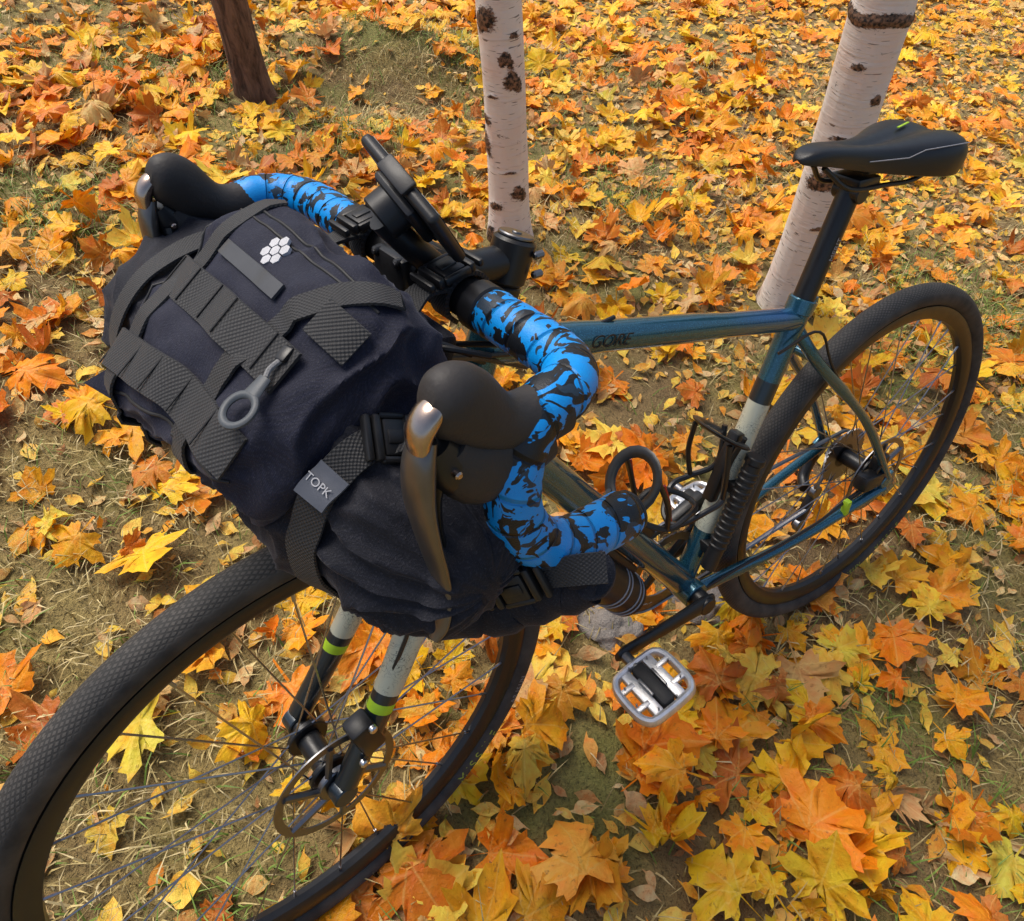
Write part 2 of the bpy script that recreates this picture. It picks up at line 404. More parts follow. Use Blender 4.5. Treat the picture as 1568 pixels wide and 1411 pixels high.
ch=[(.424+.099*math.cos(a),-.046,.28+.099*math.sin(a)) for a in np.linspace(rad(100),rad(-85),16)]+[(.25,-.043,.20),(.05,-.04,.225),(.03,-.04,.24),(.035,-.04,.27),(.02,-.04,.30)]+[(.045*math.cos(a),-.04,.35+.045*math.sin(a)) for a in np.linspace(rad(230),rad(95),8)]
m.tube(ch,[(.0042,.003)]*len(ch),n=6,mat=1,closed=True,up=(0,1,0))
m.tube(cr([(-.005,-.075,.335),(.0,-.085,.30),(.018,-.08,.27),(.035,-.06,.26)],4),.011,n=10,mat=0)
m.box((.04,-.045,.225),(.02,.016,.09),Matrix.Rotation(-.35,3,'Y'),.004,mat=0)
for z,x in ((.262,.028),(.19,.052)):
    m.cyl((x,-.048,z),(x,-.036,z),.014,mat=1)
m.box(sp(.13)+Vector((.02,-.03,0)),(.07,.02,.03),Matrix.Rotation(.4,3,'Y'),.006,mat=0)
m.obj('drivetrain',[black,steel],bike)
def pedal(c,name,tilt):
    m=MB(); M=Matrix.Rotation(tilt,3,'Y'); c=Vector(c); K=.90
    fr=[(-.045,-.036),(-.030,-.044),(.028,-.044),(.044,-.036),(.050,-.018),(.050,.018),(.044,.036),(.028,.044),(-.030,.044),(-.045,.036),(-.050,.018),(-.050,-.018)]
    fr=[(x*K,y*K) for x,y in fr]
    pts=cr([c+M@Vector((x,y,0)) for x,y in fr]+[c+M@Vector((*fr[0],0))],3)[:-1]
    m.tube(pts,[(.0095,.0060)]*len(pts),n=10,closed=True,mat=0,up=M@Vector((0,0,1)))
    for x in (-.022,.022): m.box(c+M@Vector((x*K,0,0)),(.016,.080*K,.014),M,.003,mat=0)
    for x in (-.035,.035):
        for y in (-.016,.016): m.box(c+M@Vector((x*K,y,0.004)),(.022,.008,.008),M,.002,mat=0)
    m.box(c,(.024*K,.078*K,.024),M,.006,mat=2)
    for s_ in (1,-1):
        m.box(c+M@Vector((.012*s_,0,.012)),(.004,.03,.004),M,.001,mat=1)
    m.cyl(c+Vector((0,-.062,0)),c+Vector((0,.034,0)),.0085,mat=1)
    for i in range(8):
        a=2*math.pi*i/8+.3; m.cyl(c+M@Vector((.040*math.cos(a),.037*math.sin(a),.007)),c+M@Vector((.040*math.cos(a),.037*math.sin(a),.0135)),.0015,n=6,mat=1)
    m.obj(name,[alu,steel,blackm],bike)
pedal(ce+Vector((0,.064,0)),'pedal_left',.25); pedal(ce2+Vector((0,-.064,0)),'pedal_right',.1)
# fork
m=MB(); crown=CAP-SD*.235+Vector((.004,0,0))
m.tube([ht_bot,ht_bot-SD*.012],.026,n=24,mat=2)
for s_ in (1,-1):
    pa=crown+Vector((0,s_*.006,.010)); pb=crown+Vector((.012,s_*.036,-.035)); pz=Vector((AX-.006,s_*.056,.362))
    path=cr([pa,pb,L(pb,pz,.33)+Vector((-.004,0,0)),L(pb,pz,.66)+Vector((-.006,0,0)),pz],10)
    N=len(path)
    def rr(t): return (.0235-.009*t,.0180-.005*t)
    for a,b,mt in [(0,.74,1),(.74,.78,2),(.78,.81,3),(.81,1.001,2)]:
        i0=int(round(a*(N-1)));i1=min(N-1,int(round(b*(N-1))))
        m.tube(path[i0:i1+1],[rr(i/(N-1)) for i in range(i0,i1+1)],n=20,mat=mt,up=(1,0,0))
    m.cyl((AX,s_*.046,.35),(AX,s_*.066,.35),.015,mat=2)
m.tube([crown+Vector((.0,-.02,.01)),crown+Vector((.0,.02,.01))],.018,n=20,mat=1)
m.obj('fork',[paint,sage,dpaint,green],bike,STEER)
m=MB()
m.box((AX-.035,.055,.43),(.03,.028,.055),Matrix.Rotation(.3,3,'Y'),.006,mat=0); m.box((AX-.045,.048,.415),(.03,.02,.03),Matrix.Rotation(.3,3,'Y'),.004,mat=0)
for z in (.405,.455): m.cyl((AX-.03-.3*(z-.43),.068,z),(AX-.03-.3*(z-.43),.075,z),.005,mat=1,n=10)
m.tube(cr([(AX-.05,.05,.45),(AX-.10,.055,.56),(.90,.04,.68),(.86,.02,.78),(.90,.0,.86)],6),.0025,n=6,mat=0)
m.obj('front_brake_caliper',[black,silver],bike,STEER)
m=MB(); m.box((.055,.06,.375),(.055,.026,.03),Matrix.Rotation(-.1,3,'Y'),.006,mat=0); m.box((.03,.055,.40),(.03,.02,.03),None,.005,mat=0)
m.tube(cr([(.08,.06,.36),(.2,.062,.338),(.35,.045,.31),(.41,.03,.28)],5),.0025,n=6,mat=0)
m.tube(cr([sp(.40)+Vector((.03,.02,.03)),sp(.43)+Vector((-.03,.03,.02)),sp(.36)+Vector((-.10,.04,.01)),(.06,.066,.44),(.05,.066,.39)],6),.0022,n=6,mat=0)
m.box((.115,.066,.345),(.012,.012,.03),None,.003,mat=1)
m.obj('rear_brake_caliper',[black,green],bike)
def cage(base,axis,out,name,rd=False):
    m=MB(); axis=Vector(axis).normalized(); out=Vector(out).normalized(); side=axis.cross(out); c=Vector(base)+out*.045; r_=.038
    def pt(a,h): return c+axis*h+out*(r_*math.cos(a))+side*(r_*math.sin(a))
    ring=[pt(a,.13+.012*math.cos(a)) for a in np.linspace(rad(-150),rad(150),18)]
    m.tube(ring,[(.003,.0085)]*18,n=8,up=axis)
    for s_ in (1,-1):
        m.tube(cr([pt(s_*rad(150),.13),pt(s_*rad(165),.07),pt(s_*rad(120),.035),pt(s_*rad(70),.02),pt(s_*rad(30),-.01),pt(0,-.02)],5),.0045,n=8)
        m.tube(cr([pt(s_*rad(60),.13),pt(s_*rad(85),.08),pt(s_*rad(120),.035)],5),.004,n=8)
    if rd:
        for s_ in (1,-1): m.tube(cr([pt(s_*rad(64),.118)+out*.0045,pt(s_*rad(84),.085)+out*.0045,pt(s_*rad(108),.05)+out*.0045],5),.0022,n=8,mat=1)
    m.box(c-out*.040+axis*.07,(.018,.02,.12),Matrix((out,side,axis)).transposed(),.004)
    m.obj(name,[black,red],bike)
dd=(dt1-dt0).normalized(); dn=Vector((-dd.z,0,dd.x))
cage(L(dt0,dt1,.26)+dn*.02,dd,dn,'down_tube_bottle_cage',True)
cage(sp(.16)+Vector((.017,0,0)),SV,Vector((SV.z,0,-SV.x)),'seat_tube_bottle_cage')
m=MB(); off=Vector((.004,.034,0)); m.cyl(sp(.06)+off,sp(.25)+off,.0125,mat=0)
for s_ in np.arange(.10,.235,.011): m.cyl(sp(s_)+off,sp(s_+.006)+off,.0142,mat=0,n=20)
m.cyl(sp(.25)+off,sp(.262)+off,.015,mat=0); m.box(sp(.09)+off*.6,(.02,.03,.02),None,.003,mat=0); m.box(sp(.2)+off*.6,(.02,.03,.02),None,.003,mat=0)
m.obj('mini_pump',[plastic],bike)
m=MB(); a=L(dt0,dt1,.16)-dn*.068; b=L(dt0,dt1,.46)-dn*.068
m.cyl(a,b,.034,mat=0,bev=.006,n=32)
for t_ in (.08,.14,.30,.36,.7,.75): m.cyl(L(a,b,t_),L(a,b,t_+.015),.0353,mat=1,n=32)
m.cyl(b,L(a,b,1.1),.028,mat=0,bev=.004); m.box(L(a,b,.5)+dn*.038,(.10,.02,.012),Matrix.Rotation(-math.atan2(dd.z,dd.x),3,'Y'),.003,mat=0)
m.obj('tool_bottle',[plastic,whitish],bike)
# ------------------------------------------------------------------ cockpit
bar=empty('cockpit',BAR,bike)
sdb=SD; capb=Vector((-.1148,0,-.0027))
m=MB()
m.cyl(capb-sdb*.045,capb,.0215,mat=0,bev=.003,n=32); m.cyl(capb,capb+sdb*.004,.018,mat=1,n=32); m.cyl(capb+sdb*.003,capb+sdb*.0055,.005,mat=1,n=12)
m.cyl(capb-sdb*.066,capb-sdb*.046,.0195,mat=0,n=32)
m.tube(cr([capb-sdb*.022+Vector((.01,0,0)),capb-sdb*.020+Vector((.05,0,.002)),Vector((-.018,0,-.001)),Vector((-.005,0,0))],4),[(.0165,.017)]*5+[(.016,.016)]*4+[(.019,.020)]*4,n=24)
m.cyl((0,-.026,0),(0,.026,0),.0225,mat=0,bev=.003,n=32)
m.box((.021,0,0),(.014,.046,.036),None,.004,mat=0)
for y in (-.016,.016):
    for z in (-.014,.014): m.cyl((.02,y,z),(.031,y,z),.0044,mat=0,n=12); m.cyl((.0309,y,z),(.0314,y,z),.0024,mat=1,n=6)
m.cyl((-.13,.023,-.015),(-.118,.023,-.015),.004,mat=1,n=8);m.cyl((-.13,.023,-.035),(-.118,.023,-.035),.004,mat=1,n=8)
m.obj('stem',[black,steel],bar)
def barpath(s_): return [(0,s_*.0,0),(0,s_*.06,0),(0,s_*.12,0),(.0,s_*.168,0),(.006,s_*.198,.0),(.026,s_*.217,.001),(.050,s_*.222,.0),(.070,s_*.225,-.012),(.081,s_*.229,-.040),(.078,s_*.232,-.075),(.060,s_*.237,-.105),(.033,s_*.240,-.121),(.0,s_*.24,-.127),(-.034,s_*.24,-.130)]
for s_,nm in ((1,'left'),(-1,'right')):
    P=cr(barpath(s_),6); N=len(P)
    m=MB(); m.tube(P[:14],[.0172]*14,n=20,mat=0); m.obj('handlebar_'+nm,[black],bar)
    m=MB(); i0=10
    rr_=[.0198+.0004*math.sin(i*2.1) for i in range(N-i0)]; rr_[0]=.0180; rr_[-1]=.0182; m.tube(P[i0:],rr_,n=28,mat=0,up=(0,0,1))
    m.cyl(P[-1]-Vector((.001,0,0)),P[-1]-Vector((.006,0,0)),.0175,mat=1)
    m.cyl((0,s_*.086,0),(0,s_*.104,0),.0206,mat=1,n=24)
    m.obj('bar_tape_'+nm,[tapem,plastic],bar)
    m=MB(); y=s_*.222
    secs=[(.040,-.003,.0208,.0203),(.056,-.004,.0218,.0200),(.074,-.002,.0200,.0185),(.089,.004,.0200,.0178),(.102,.014,.0222,.0180),(.114,.027,.0240,.0182),(.125,.036,.0235,.0178),(.134,.041,.0185,.0150),(.140,.043,.010,.008)]
    path=[Vector((a,y+s_*(-.004*max(0,a-.05)/.1),c)) for a,c,h,w in secs]
    m.tube(cr(path,4),crr([(h,w) for a,c,h,w in secs],4),n=28,mat=0,up=(0,0,1))
    pth=[(.052,y,-.022),(.078,y,-.026),(.100,y,-.024),(.117,y,-.012),(.127,y,.004)]
    m.tube(cr(pth,3),crr([(.020,.0175),(.027,.0185),(.028,.0175),(.022,.016),(.012,.011)],3),n=20,mat=0,up=(0,0,1))
    pth=[(.095,y,-.024),(.114,y,-.020),(.128,y,-.006),(.137,y,.010)]
    m.tube(cr(pth,3),crr([(.020,.0145),(.020,.0140),(.016,.0130),(.010,.009)],3),n=18,mat=1,up=(0,0,1))
    m.tube(cr([(.131,y,.040),(.140,y,.034),(.147,y,.024),(.148,y,.012)],4),crr([(.004,.007),(.0075,.0105),(.0078,.0105),(.006,.009)],4),n=18,mat=3,up=(1,0,0))
    lv=[(.143,y,.018),(.148,y,.002),(.149,y,-.026),(.145,y+s_*.001,-.056),(.139,y+s_*.002,-.086),(.136,y+s_*.004,-.114),(.140,y+s_*.008,-.136),(.146,y+s_*.009,-.149)]
    m.tube(cr(lv,5),crr([(.006,.009),(.0080,.0135),(.0065,.0160),(.005,.0155),(.0045,.0140),(.004,.0120),(.0038,.0095),(.003,.005)],5),n=18,mat=2,up=(1,0,0))
    lv2=[(.134,y-s_*.004,-.010),(.134,y-s_*.010,-.035),(.131,y-s_*.012,-.062),(.126,y-s_*.012,-.088),(.121,y-s_*.010,-.105)]
    m.tube(cr(lv2,4),crr([(.007,.011),(.006,.011),(.0045,.010),(.0045,.009),(.003,.006)],4),n=12,mat=1,up=(1,0,0))
    m.cyl((.131,y-.0172,-.006),(.131,y+.0172,-.006),.0028,mat=3,n=10)
    m.obj('brake_shift_lever_'+nm,[rubber,black,lever,chromeb],bar)
m=MB()
for pth in ([(.08,.19,-.02),(.11,.12,-.03),(.09,.05,-.045),(.0,.02,-.075),(-.07,.015,-.12)],[(.07,-.19,-.01),(.10,-.11,-.02),(.08,-.04,-.04),(.0,-.01,-.07),(-.06,-.01,-.13)],[(.03,.12,-.02),(.075,.09,.004),(.075,.03,.002),(.03,-.01,-.04)],[(-.01,.11,-.03),(.02,.06,-.045),(-.03,.03,-.09),(-.15,.018,-.13),(-.25,.02,-.125)],[(.02,.13,-.02),(.055,.11,-.01),(.03,.07,-.05),(-.05,.03,-.10),(-.14,.0,-.16)]):
    m.tube(cr(pth,8),.0027,n=8)
m.obj('cables',[plastic],bar)
# phone mount
pm=empty('phone_mount',BIKE@BAR)
def fr3(x,y,z): return Matrix((Vector(x),Vector(y),Vector(z))).transposed()
tl=rad(53); U=Vector((math.cos(tl),0,math.sin(tl))); Wn=Vector((-math.sin(tl),0,math.cos(tl))); Rp=fr3(U,(0,1,0),Wn)
Rp=Matrix.Rotation(rad(-22),3,'X')@Rp
pc=Vector((.028,.044,.078))
m=MB()
m.box(pc,(.068,.098,.010),Rp,.0046,3,mat=0); m.box(pc+Rp@Vector((0,0,.0053)),(.060,.090,.0006),Rp,.0002,1,mat=1)
m.box(pc-Rp@Vector((0,0,.009)),(.046,.05,.009),Rp,.004,mat=0)
for s_ in(1,-1): m.box(pc+Rp@Vector((s_*.035,0,.0)),(.005,.035,.014),Rp,.002,mat=0); 
m.cyl(pc-Rp@Vector((0,.006,.012)),pc-Rp@Vector((0,.006,.030)),.019,mat=0,n=24)
m.tube(cr([pc-Rp@Vector((0,.006,.028)),Vector((.024,.036,.034)),Vector((.0,.036,.01))],4),.011,n=14,mat=0)
m.cyl((0,.029,0),(0,.043,0),.0205,mat=0,n=24)
m.obj('holder',[plastic,NT('glass_screen',(.01,.01,.012),.12).mat],pm)
# ------------------------------------------------------------------ handlebar bag
bag=empty('handlebar_bag',BIKE@BAR)
def nz(x,y,z): return noise.noise(Vector((x,y,z)))
RC=Vector((.12,0,-.10)); RR=.087
BL,BRr=.222,-.285
def sb_(t): return .168-.028*t
def roll_pt(b,phi,lift=0):
    if b>0: e=min(1,max(0,(b-.115)/(BL-.115)))
    else: e=min(1,max(0,(-b-.20)/(-BRr-.20)))
    s1=1-.62*e**2.2 if b>0 else 1-.80*e**1.6; s2=1-.42*e**2.2 if b>0 else 1-.25*e**1.5
    ax=rad(-42 if b>0 else -50)
    x=math.cos(phi-ax)*s2; z=math.sin(phi-ax)*s1
    ca,sa=math.cos(ax),math.sin(ax)
    dx=x*ca-z*sa; dz=x*sa+z*ca
    cp,sp_=math.cos(phi),math.sin(phi)
    f=nz(b*14,cp*1.3+5,sp_*1.3)*.009
    rg=1-abs(nz(b*10,cp*2.2+3,sp_*2.2+2.))*2.1
    f+= (.003+.018*min(1,e*1.6))*(max(0,rg)**2-.4)
    rg2=1-abs(nz(b*24,cp*3.0+9,sp_*3.0+5.))*2.3
    f+= .005*(max(0,rg2)**2-.4)
    f-= .008*math.exp(-((b-sb_(.5-.5*math.sin(phi)))/.016)**2)
    r=RR+f+lift+(.008 if b<-.1 else .008*max(0,-b)/.1)
    c=RC+(Vector((-.012*e,0,-.014*e)) if b>0 else Vector((-.02*e,0,.018*e)))
    return c+Vector((dx*r,b,dz*r))
m=MB(); nb,npn=190,150; V=[];F=[]
bs=[BRr+(BL-BRr)*i/nb for i in range(nb+1)]
for b in bs:
    for j in range(npn): V.append(roll_pt(b,2*math.pi*j/npn))
for i in range(nb):
    for j in range(npn): F.append((i*npn+j,i*npn+(j+1)%npn,(i+1)*npn+(j+1)%npn,(i+1)*npn+j))
for (bi,row,sg) in ((BL,nb,1),(BRr,0,-1)):
    prev=[row*npn+j for j in range(npn)]; cen=sum((V[q] for q in prev),Vector())/npn
    for kk in range(1,7):
        al=kk/7*math.pi/2; base=len(V)
        for j in range(npn):
            p=V[row*npn+j]; q=cen+(p-cen)*math.cos(al); q.y=bi+sg*.024*math.sin(al)+.003*nz(j*.15,kk*.5,1); V.append(q)
        for j in range(npn): F.append((prev[j],prev[(j+1)%npn],base+(j+1)%npn,base+j))
        prev=[base+j for j in range(npn)]
    F.append(tuple(prev))
m.add(V,F)
ax=rad(-50); d=Vector((math.cos(ax),0,math.sin(ax))); c=RC+Vector((-.02,-.295,.018))
m.tube([c+d*x+Vector((0,.003*math.sin(x*90),0)) for x in np.linspace(-.07,.07,14)],[(.017,.012)]*14,n=14,mat=0,up=(0,1,0))
tip=c-d*.085+Vector((.012,-.012,.010)); e0=c-d*.06+Vector((.0,.01,.014)); e1=c-d*.03+Vector((.01,.0,.016)); e2=c-d*.05+Vector((-.012,.02,-.010))
m.add([tip,e0,e1,e2],[(0,1,2),(0,2,3),(0,3,1),(1,3,2)])
pts=cr([(.115,.185,-.188),(.088,.215,-.176),(.062,.240,-.158),(.042,.262,-.140),(.032,.272,-.130)],6)
q_=[]
for i in range(len(pts)):
    t=i/(len(pts)-1); w_=.003*math.sin(i*1.7); q_.append((.026-.008*t+w_*.5,.019-.006*t+w_*.4))
m.tube([p+Vector((.002*math.sin(i*1.9),0,.003*math.cos(i*1.3))) for i,p in enumerate(pts)],q_,n=22,mat=0,up=(0,0,1))
m.obj('dry_bag_roll',[fabb],bag,ang=80)
VV=Vector((.765,0,-.644)); WW=Vector((.644,0,.765)); BBv=Vector((0,1,0))
b0,hb,v0,hv,w0,hw=.020,.126,.128,.092,.062,.056; EX=5.
def pouch_pt(p,lift=0):
    q=(abs(p[0])**EX+abs(p[1])**EX+abs(p[2])**EX)**(1/EX); p=Vector(p)/q
    g=Vector((abs(p[0])**(EX-1)*math.copysign(1,p[0])/hb,abs(p[1])**(EX-1)*math.copysign(1,p[1])/hv,abs(p[2])**(EX-1)*math.copysign(1,p[2])/hw)).normalized()
    d=nz(p[0]*2.2+3,p[1]*2.2,p[2]*2.2)*.008+nz(p[0]*6,p[1]*6+9,p[2]*5)*.0022
    rg=1-abs(nz(p[0]*2.5+p[1]*1.6,p[1]*1.2-p[0],p[2]*2+4))*2.2
    edge=max(abs(p[0]),abs(p[1]))**3
    d+=.009*(max(0,rg)**2-.3)*edge + .007*(1-p[0]**2)*(1-p[1]**2)*max(0,p[2])
    tb=1-.05*(p[1]+1)/2
    sk=max(0,-p[0])*max(0,p[1]+.3)
    bb=b0+hb*p[0]*tb; vv=v0+hv*p[1]+.026*sk; ww=w0+hw*p[2]
    pos=BBv*(bb+g[0]*(d+lift))+VV*(vv+g[1]*(d+lift))+WW*(ww+g[2]*(d+lift))
    return pos,BBv*g[0]+VV*g[1]+WW*g[2]
bm=bmesh.new(); bmesh.ops.create_cube(bm,size=2); bmesh.ops.subdivide_edges(bm,edges=bm.edges[:],cuts=50,use_grid_fill=True)
bm.verts.index_update()
m=MB(); m.add([pouch_pt(v.co)[0] for v in bm.verts],[[v.index for v in f.verts] for f in bm.faces]); bm.free()
m.obj('accessory_pouch',[fab],bag,ang=80)
def PF(b,v,lift=.0005):
    sb=max(-1.5,min(1.5,(b-b0)/hb)); sv_=max(-1.6,min(1.6,(v-v0)/hv))
    if abs(sb)<=.96 and abs(sv_)<=.96:
        sw=max(.05,1-abs(sb)**EX-abs(sv_)**EX)**(1/EX); return pouch_pt((sb,sv_,sw),lift)
    if abs(sv_)>.96: 
        k=abs(sv_)-.96; return pouch_pt((sb,math.copysign(1,sv_),max(-.6,.8-2.6*k)),lift)
    k=abs(sb)-.96; return pouch_pt((math.copysign(1,sb),sv_,max(-.6,.8-2.6*k)),lift)
def face_rib(m,pts,width,mat=0,lift=.0012,thick=.0018):
    dense=[]
    for i in range(len(pts)-1):
        n=max(2,int(math.hypot(pts[i+1][0]-pts[i][0],pts[i+1][1]-pts[i][1])/.008))
        for j in range(n): t=j/n; dense.append((pts[i][0]*(1-t)+pts[i+1][0]*t,pts[i][1]*(1-t)+pts[i+1][1]*t))
    dense.append(pts[-1]); q=[PF(b,v,lift) for b,v in dense]
    m.ribbon([a for a,_ in q],[n for _,n in q],width,thick,mat,sub=2)
m=MB()
face_rib(m,[(-.050,.035),(-.060,.08),(-.062,.13),(-.060,.18),(-.058,.225),(-.056,.25)],.021,lift=.002)
face_rib(m,[(.128,.036),(.104,.058),(.080,.09),(.064,.14),(.056,.19),(.052,.225),(.050,.25)],.021,lift=.002)
face_rib(m,[(-.092,.122),(.0,.123),(.112,.124)],.033,lift=.0045)
face_rib(m,[(-.098,.182),(.0,.184),(.120,.186)],.033,lift=.0045)
face_rib(m,[(.100,.082),(.134,.084)],.028,lift=.003)
face_rib(m,[(-.040,.086),(.056,.087)],.013,mat=1,lift=.002)
m.obj('molle_webbing',[web,grey],bag,ang=50)
m=MB()
for bb_ in (-.085,-.035,.0,.035,.085):
    for v_ in (.122,.184):
        p,n=PF(bb_,v_,.0072); m.tube([p-VV*.015,p+VV*.015],.0008,n=6)
m.obj('bartack_stitching',[blackm],bag)
m=MB()
for sv_ in (-.93,.93):
    m.tube([pouch_pt((t,sv_,.93),.0003)[0] for t in np.linspace(-.9,.9,30)],.0013,n=8)
m.tube([pouch_pt((-.96,t,.9),.0003)[0] for t in np.linspace(-.9,.9,24)],.0013,n=8)
m.tube([PF(t,.056,.0002)[0] for t in np.linspace(-.085,.125,30)],.0012,n=6)
m.obj('piping',[blackm],bag)
m=MB()
p=[PF(-.098,.19,0)[0],PF(-.098,.225,0)[0],PF(-.06,.235,0)[0]]; tip=(p[0]+p[1])/2+Vector((.022,-.030,-.012))
m.add([p[0],p[1],p[2],tip,p[0]-WW*.006,p[1]-WW*.006,tip-WW*.004],[(0,3,1),(1,3,2),(4,5,6),(0,4,6,3),(1,5,6,3)])
m.obj('corner_flap',[fab],bag)
m=MB(); lc=(.012,.066)
p0,n0=PF(lc[0],lc[1],.001); ex=Vector((0,1,0)); ey=n0.cross(ex).normalized(); ex=ey.cross(n0)
cs=[(0,0)]+[(.0092*math.cos(rad(60*i+30)),.0092*math.sin(rad(60*i+30))) for i in range(6)]
for cx,cy in cs:
    c=p0+ex*cx+ey*cy; ring=[c+ex*.0046*math.cos(rad(60*k))+ey*.0046*math.sin(rad(60*k)) for k in range(6)]
    m.add([p+n0*.0009 for p in ring]+[p-n0*.002 for p in ring],[(0,1,2,3,4,5)]+[(k,(k+1)%6,(k+1)%6+6,k+6) for k in range(6)])
m.obj('hexagon_print',[simple('hexagon_white',(.55,.55,.57),.6)],bag,ang=20)
m=MB()
rc,nr=PF(.112,.158,.010); du=(PF(.106,.13,.010)[0]-rc).normalized(); sdv=nr.cross(du)
m.tube([rc+du*(.0115*math.cos(a))+sdv*(.0115*math.sin(a)) for a in np.linspace(0,2*math.pi,29)[:-1]],[(.0022,.0028)]*28,n=10,closed=True,up=nr,mat=0)
m.tube([rc+du*.012,rc+du*.018,rc+du*.026],[(.0025,.007),(.0025,.006),(.0023,.005)],n=12,up=nr,mat=0)
m.tube(cr([rc+du*.026,rc+du*.032+sdv*.002,rc+du*.040,rc+du*.044-sdv*.002],4),.0020,n=8,mat=1)
m.box(rc+du*.046,(.012,.009,.005),fr3(du,sdv,nr),.0015,mat=2)
m.obj('zipper_pull',[simple('grey_rubber',(.075,.085,.095),.5),simple('cord',(.22,.22,.22),.8,scale=900,var=.8),black],bag)
def roll_fr(b,ph,lift):
    p=roll_pt(b,rad(ph),lift); t1=roll_pt(b+.004,rad(ph),lift)-p; t2=roll_pt(b,rad(ph+4),lift)-p; n=t2.cross(t1).normalized()
    if n.dot(p-Vector((RC.x,b,RC.z)))<0:n=-n
    return p,n
def smooth(Vs,k=2):
    for _ in range(k): Vs=[Vs[0]]+[(Vs[i-1]+Vs[i]*2+Vs[i+1])/4 for i in range(1,len(Vs)-1)]+[Vs[-1]]
    return Vs
def roll_rib(m,pts,width,lift=.003,mat=0,thick=.0018):
    q=[roll_fr(b,ph,lift) for b,ph in pts]
    m.ribbon(smooth([a for a,_ in q],1),smooth([b for _,b in q],3),width,thick,mat,sub=3)
m=MB()
roll_rib(m,[(sb_(t),150-230*t) for t in np.linspace(0,1,24)],.024,lift=.007)
roll_rib(m,[(-.15,150-230*t) for t in np.linspace(0,1,20)],.024,lift=.006)
for s_,bx in ((1,.066),(-1,-.060)):
    pts=[(.0205*math.cos(a),bx,.0205*math.sin(a)) for a in np.linspace(rad(-60),rad(240),16)]
    m.ribbon(pts,[(p[0],0,p[2]) for p in pts],.022,.003,sub=2)
    m.ribbon([(.018,bx,.012),(.04,bx,.012),(.065,bx+.01*s_,.0),(.085,bx+.02*s_,-.005)],[(0,0,1)]*4,.022,.0025)
m.ribbon([(.140,.160,-.190),(.115,.190,-.178),(.088,.222,-.146),(.066,.248,-.126),(.050,.268,-.114),(.034,.280,-.112)],[(.5,.5,-.1),(.5,.7,.1),(.4,.8,.3),(.35,.8,.4),(.2,.8,.6),(-.1,.8,.7)],.022,.0025)
m.obj('straps',[web],bag,ang=50)
def buckle(m,c,ex,ey,ez,l=.05,w=.030,mat=0):
    R_=fr3(ex,ey,ez); c=Vector(c)
    m.box(c,(l*.42,w*.8,.008),R_,.002,mat=mat)
    for s_ in(1,-1):
        m.box(c+R_@Vector((0,s_*w*.47,0)),(l*.5,.005,.007),R_,.002,mat=mat)
        m.box(c+R_@Vector((s_*l*.30,0,0)),(.006,w,.009),R_,.002,mat=mat)
        m.box(c+R_@Vector((s_*l*.47,0,0)),(.005,w,.007),R_,.002,mat=mat)
    m.box(c+R_@Vector((.0,0,.004)),(l*.3,w*.3,.003),R_,.001,mat=mat)
m=MB()
def ortho(x,z):
    x=Vector(x).normalized(); z=(Vector(z)-x*Vector(z).dot(x)).normalized(); return x,z.cross(x),z
x_,y_,z_=ortho(Vector((.066,.248,-.126))-Vector((.088,.222,-.146)),(.4,.8,.35))
buckle(m,Vector((.077,.235,-.136))+z_*.007,x_,y_,z_,.050,.028)
t_=(150-80)/230; p,n=roll_fr(sb_(t_),80,.011); q,_=roll_fr(sb_(t_+.05),68,.011); x_,y_,z_=ortho(q-p,n); buckle(m,p,x_,y_,z_,.042,.032)
x_,y_,z_=ortho((1,0,-.2),(0,0,1)); buckle(m,(.014,.066,.0255),x_,y_,z_,.05,.03); buckle(m,(.014,-.060,.0255),x_,y_,z_,.05,.03)
buckle(m,(.075,.085,.0),x_,y_,z_,.04,.03)
m.obj('buckles',[plastic],bag)
tg=[(sb_((150-a)/230)+.001,a) for a in (51,47,43,39,35)]
m=MB(); roll_rib(m,tg,.0250,lift=.0098); m.obj('strap_tag',[tagm],bag)
p,n=roll_fr(tg[2][0],43,.0128); q,_=roll_fr(tg[3][0],37,.0128)
dn_=(q-p).normalized(); n=(n-dn_*n.dot(dn_)).normalized(); tx=Vector(dn_.cross(n)); 
if tx.y<0: tx=-tx
ty=n.cross(tx); Mx=fr3(tx,ty,n).to_4x4(); Mx.translation=p
text_obj('TOPK',.0082,Mx,simple('tag_white',(.5,.5,.52),.6),'tag_lettering',bag)
m=MB(); m.box((.045,-.01,-.050),(.02,.22,.08),Matrix.Rotation(-.3,3,'Y'),.008)
m.obj('harness',[fabb],bag)
# ------------------------------------------------------------------ ground
def ground_mat():
    t=NT('autumn_soil',(.1,.08,.05),.95); c=t.coord()
    a=t.noise(c,1.6,4,.6,.4); b=t.noise(c,22,5,.7); d=t.noise(c,160,3,.7)
    soil=t.mix(b,(.085,.052,.024),(.31,.195,.090)); straw=t.mix(d,(.13,.10,.028),(.44,.33,.12))
    col=t.mix(t.ramp(a,[(.35,0.),(.58,1.)]),soil,straw); g=t.ramp(t.noise(c,3.1,4,.6),[(.52,0.),(.66,1.)])
    col=t.mix(t.m('MULTIPLY',g,.5),col,(.10,.15,.02)); col=t.mix(t.ramp(d,[(.3,.7),(.45,0.)]),col,(.030,.019,.008))
    t.set('Base Color',col); b1=t.n('ShaderNodeBump',Height=b,Strength=.8,Distance=.03); t.bump(d,.8,.008,b1); return t.mat
n=260; u=np.linspace(-1,1,n); k=5.2; sx=np.sinh(u*k)/np.sinh(k)
X,Y=np.meshgrid(.5+90*sx,2.0+90*sx,indexing='ij'); Z=gh(X,Y)
idx=np.arange(n*n).reshape(n,n)
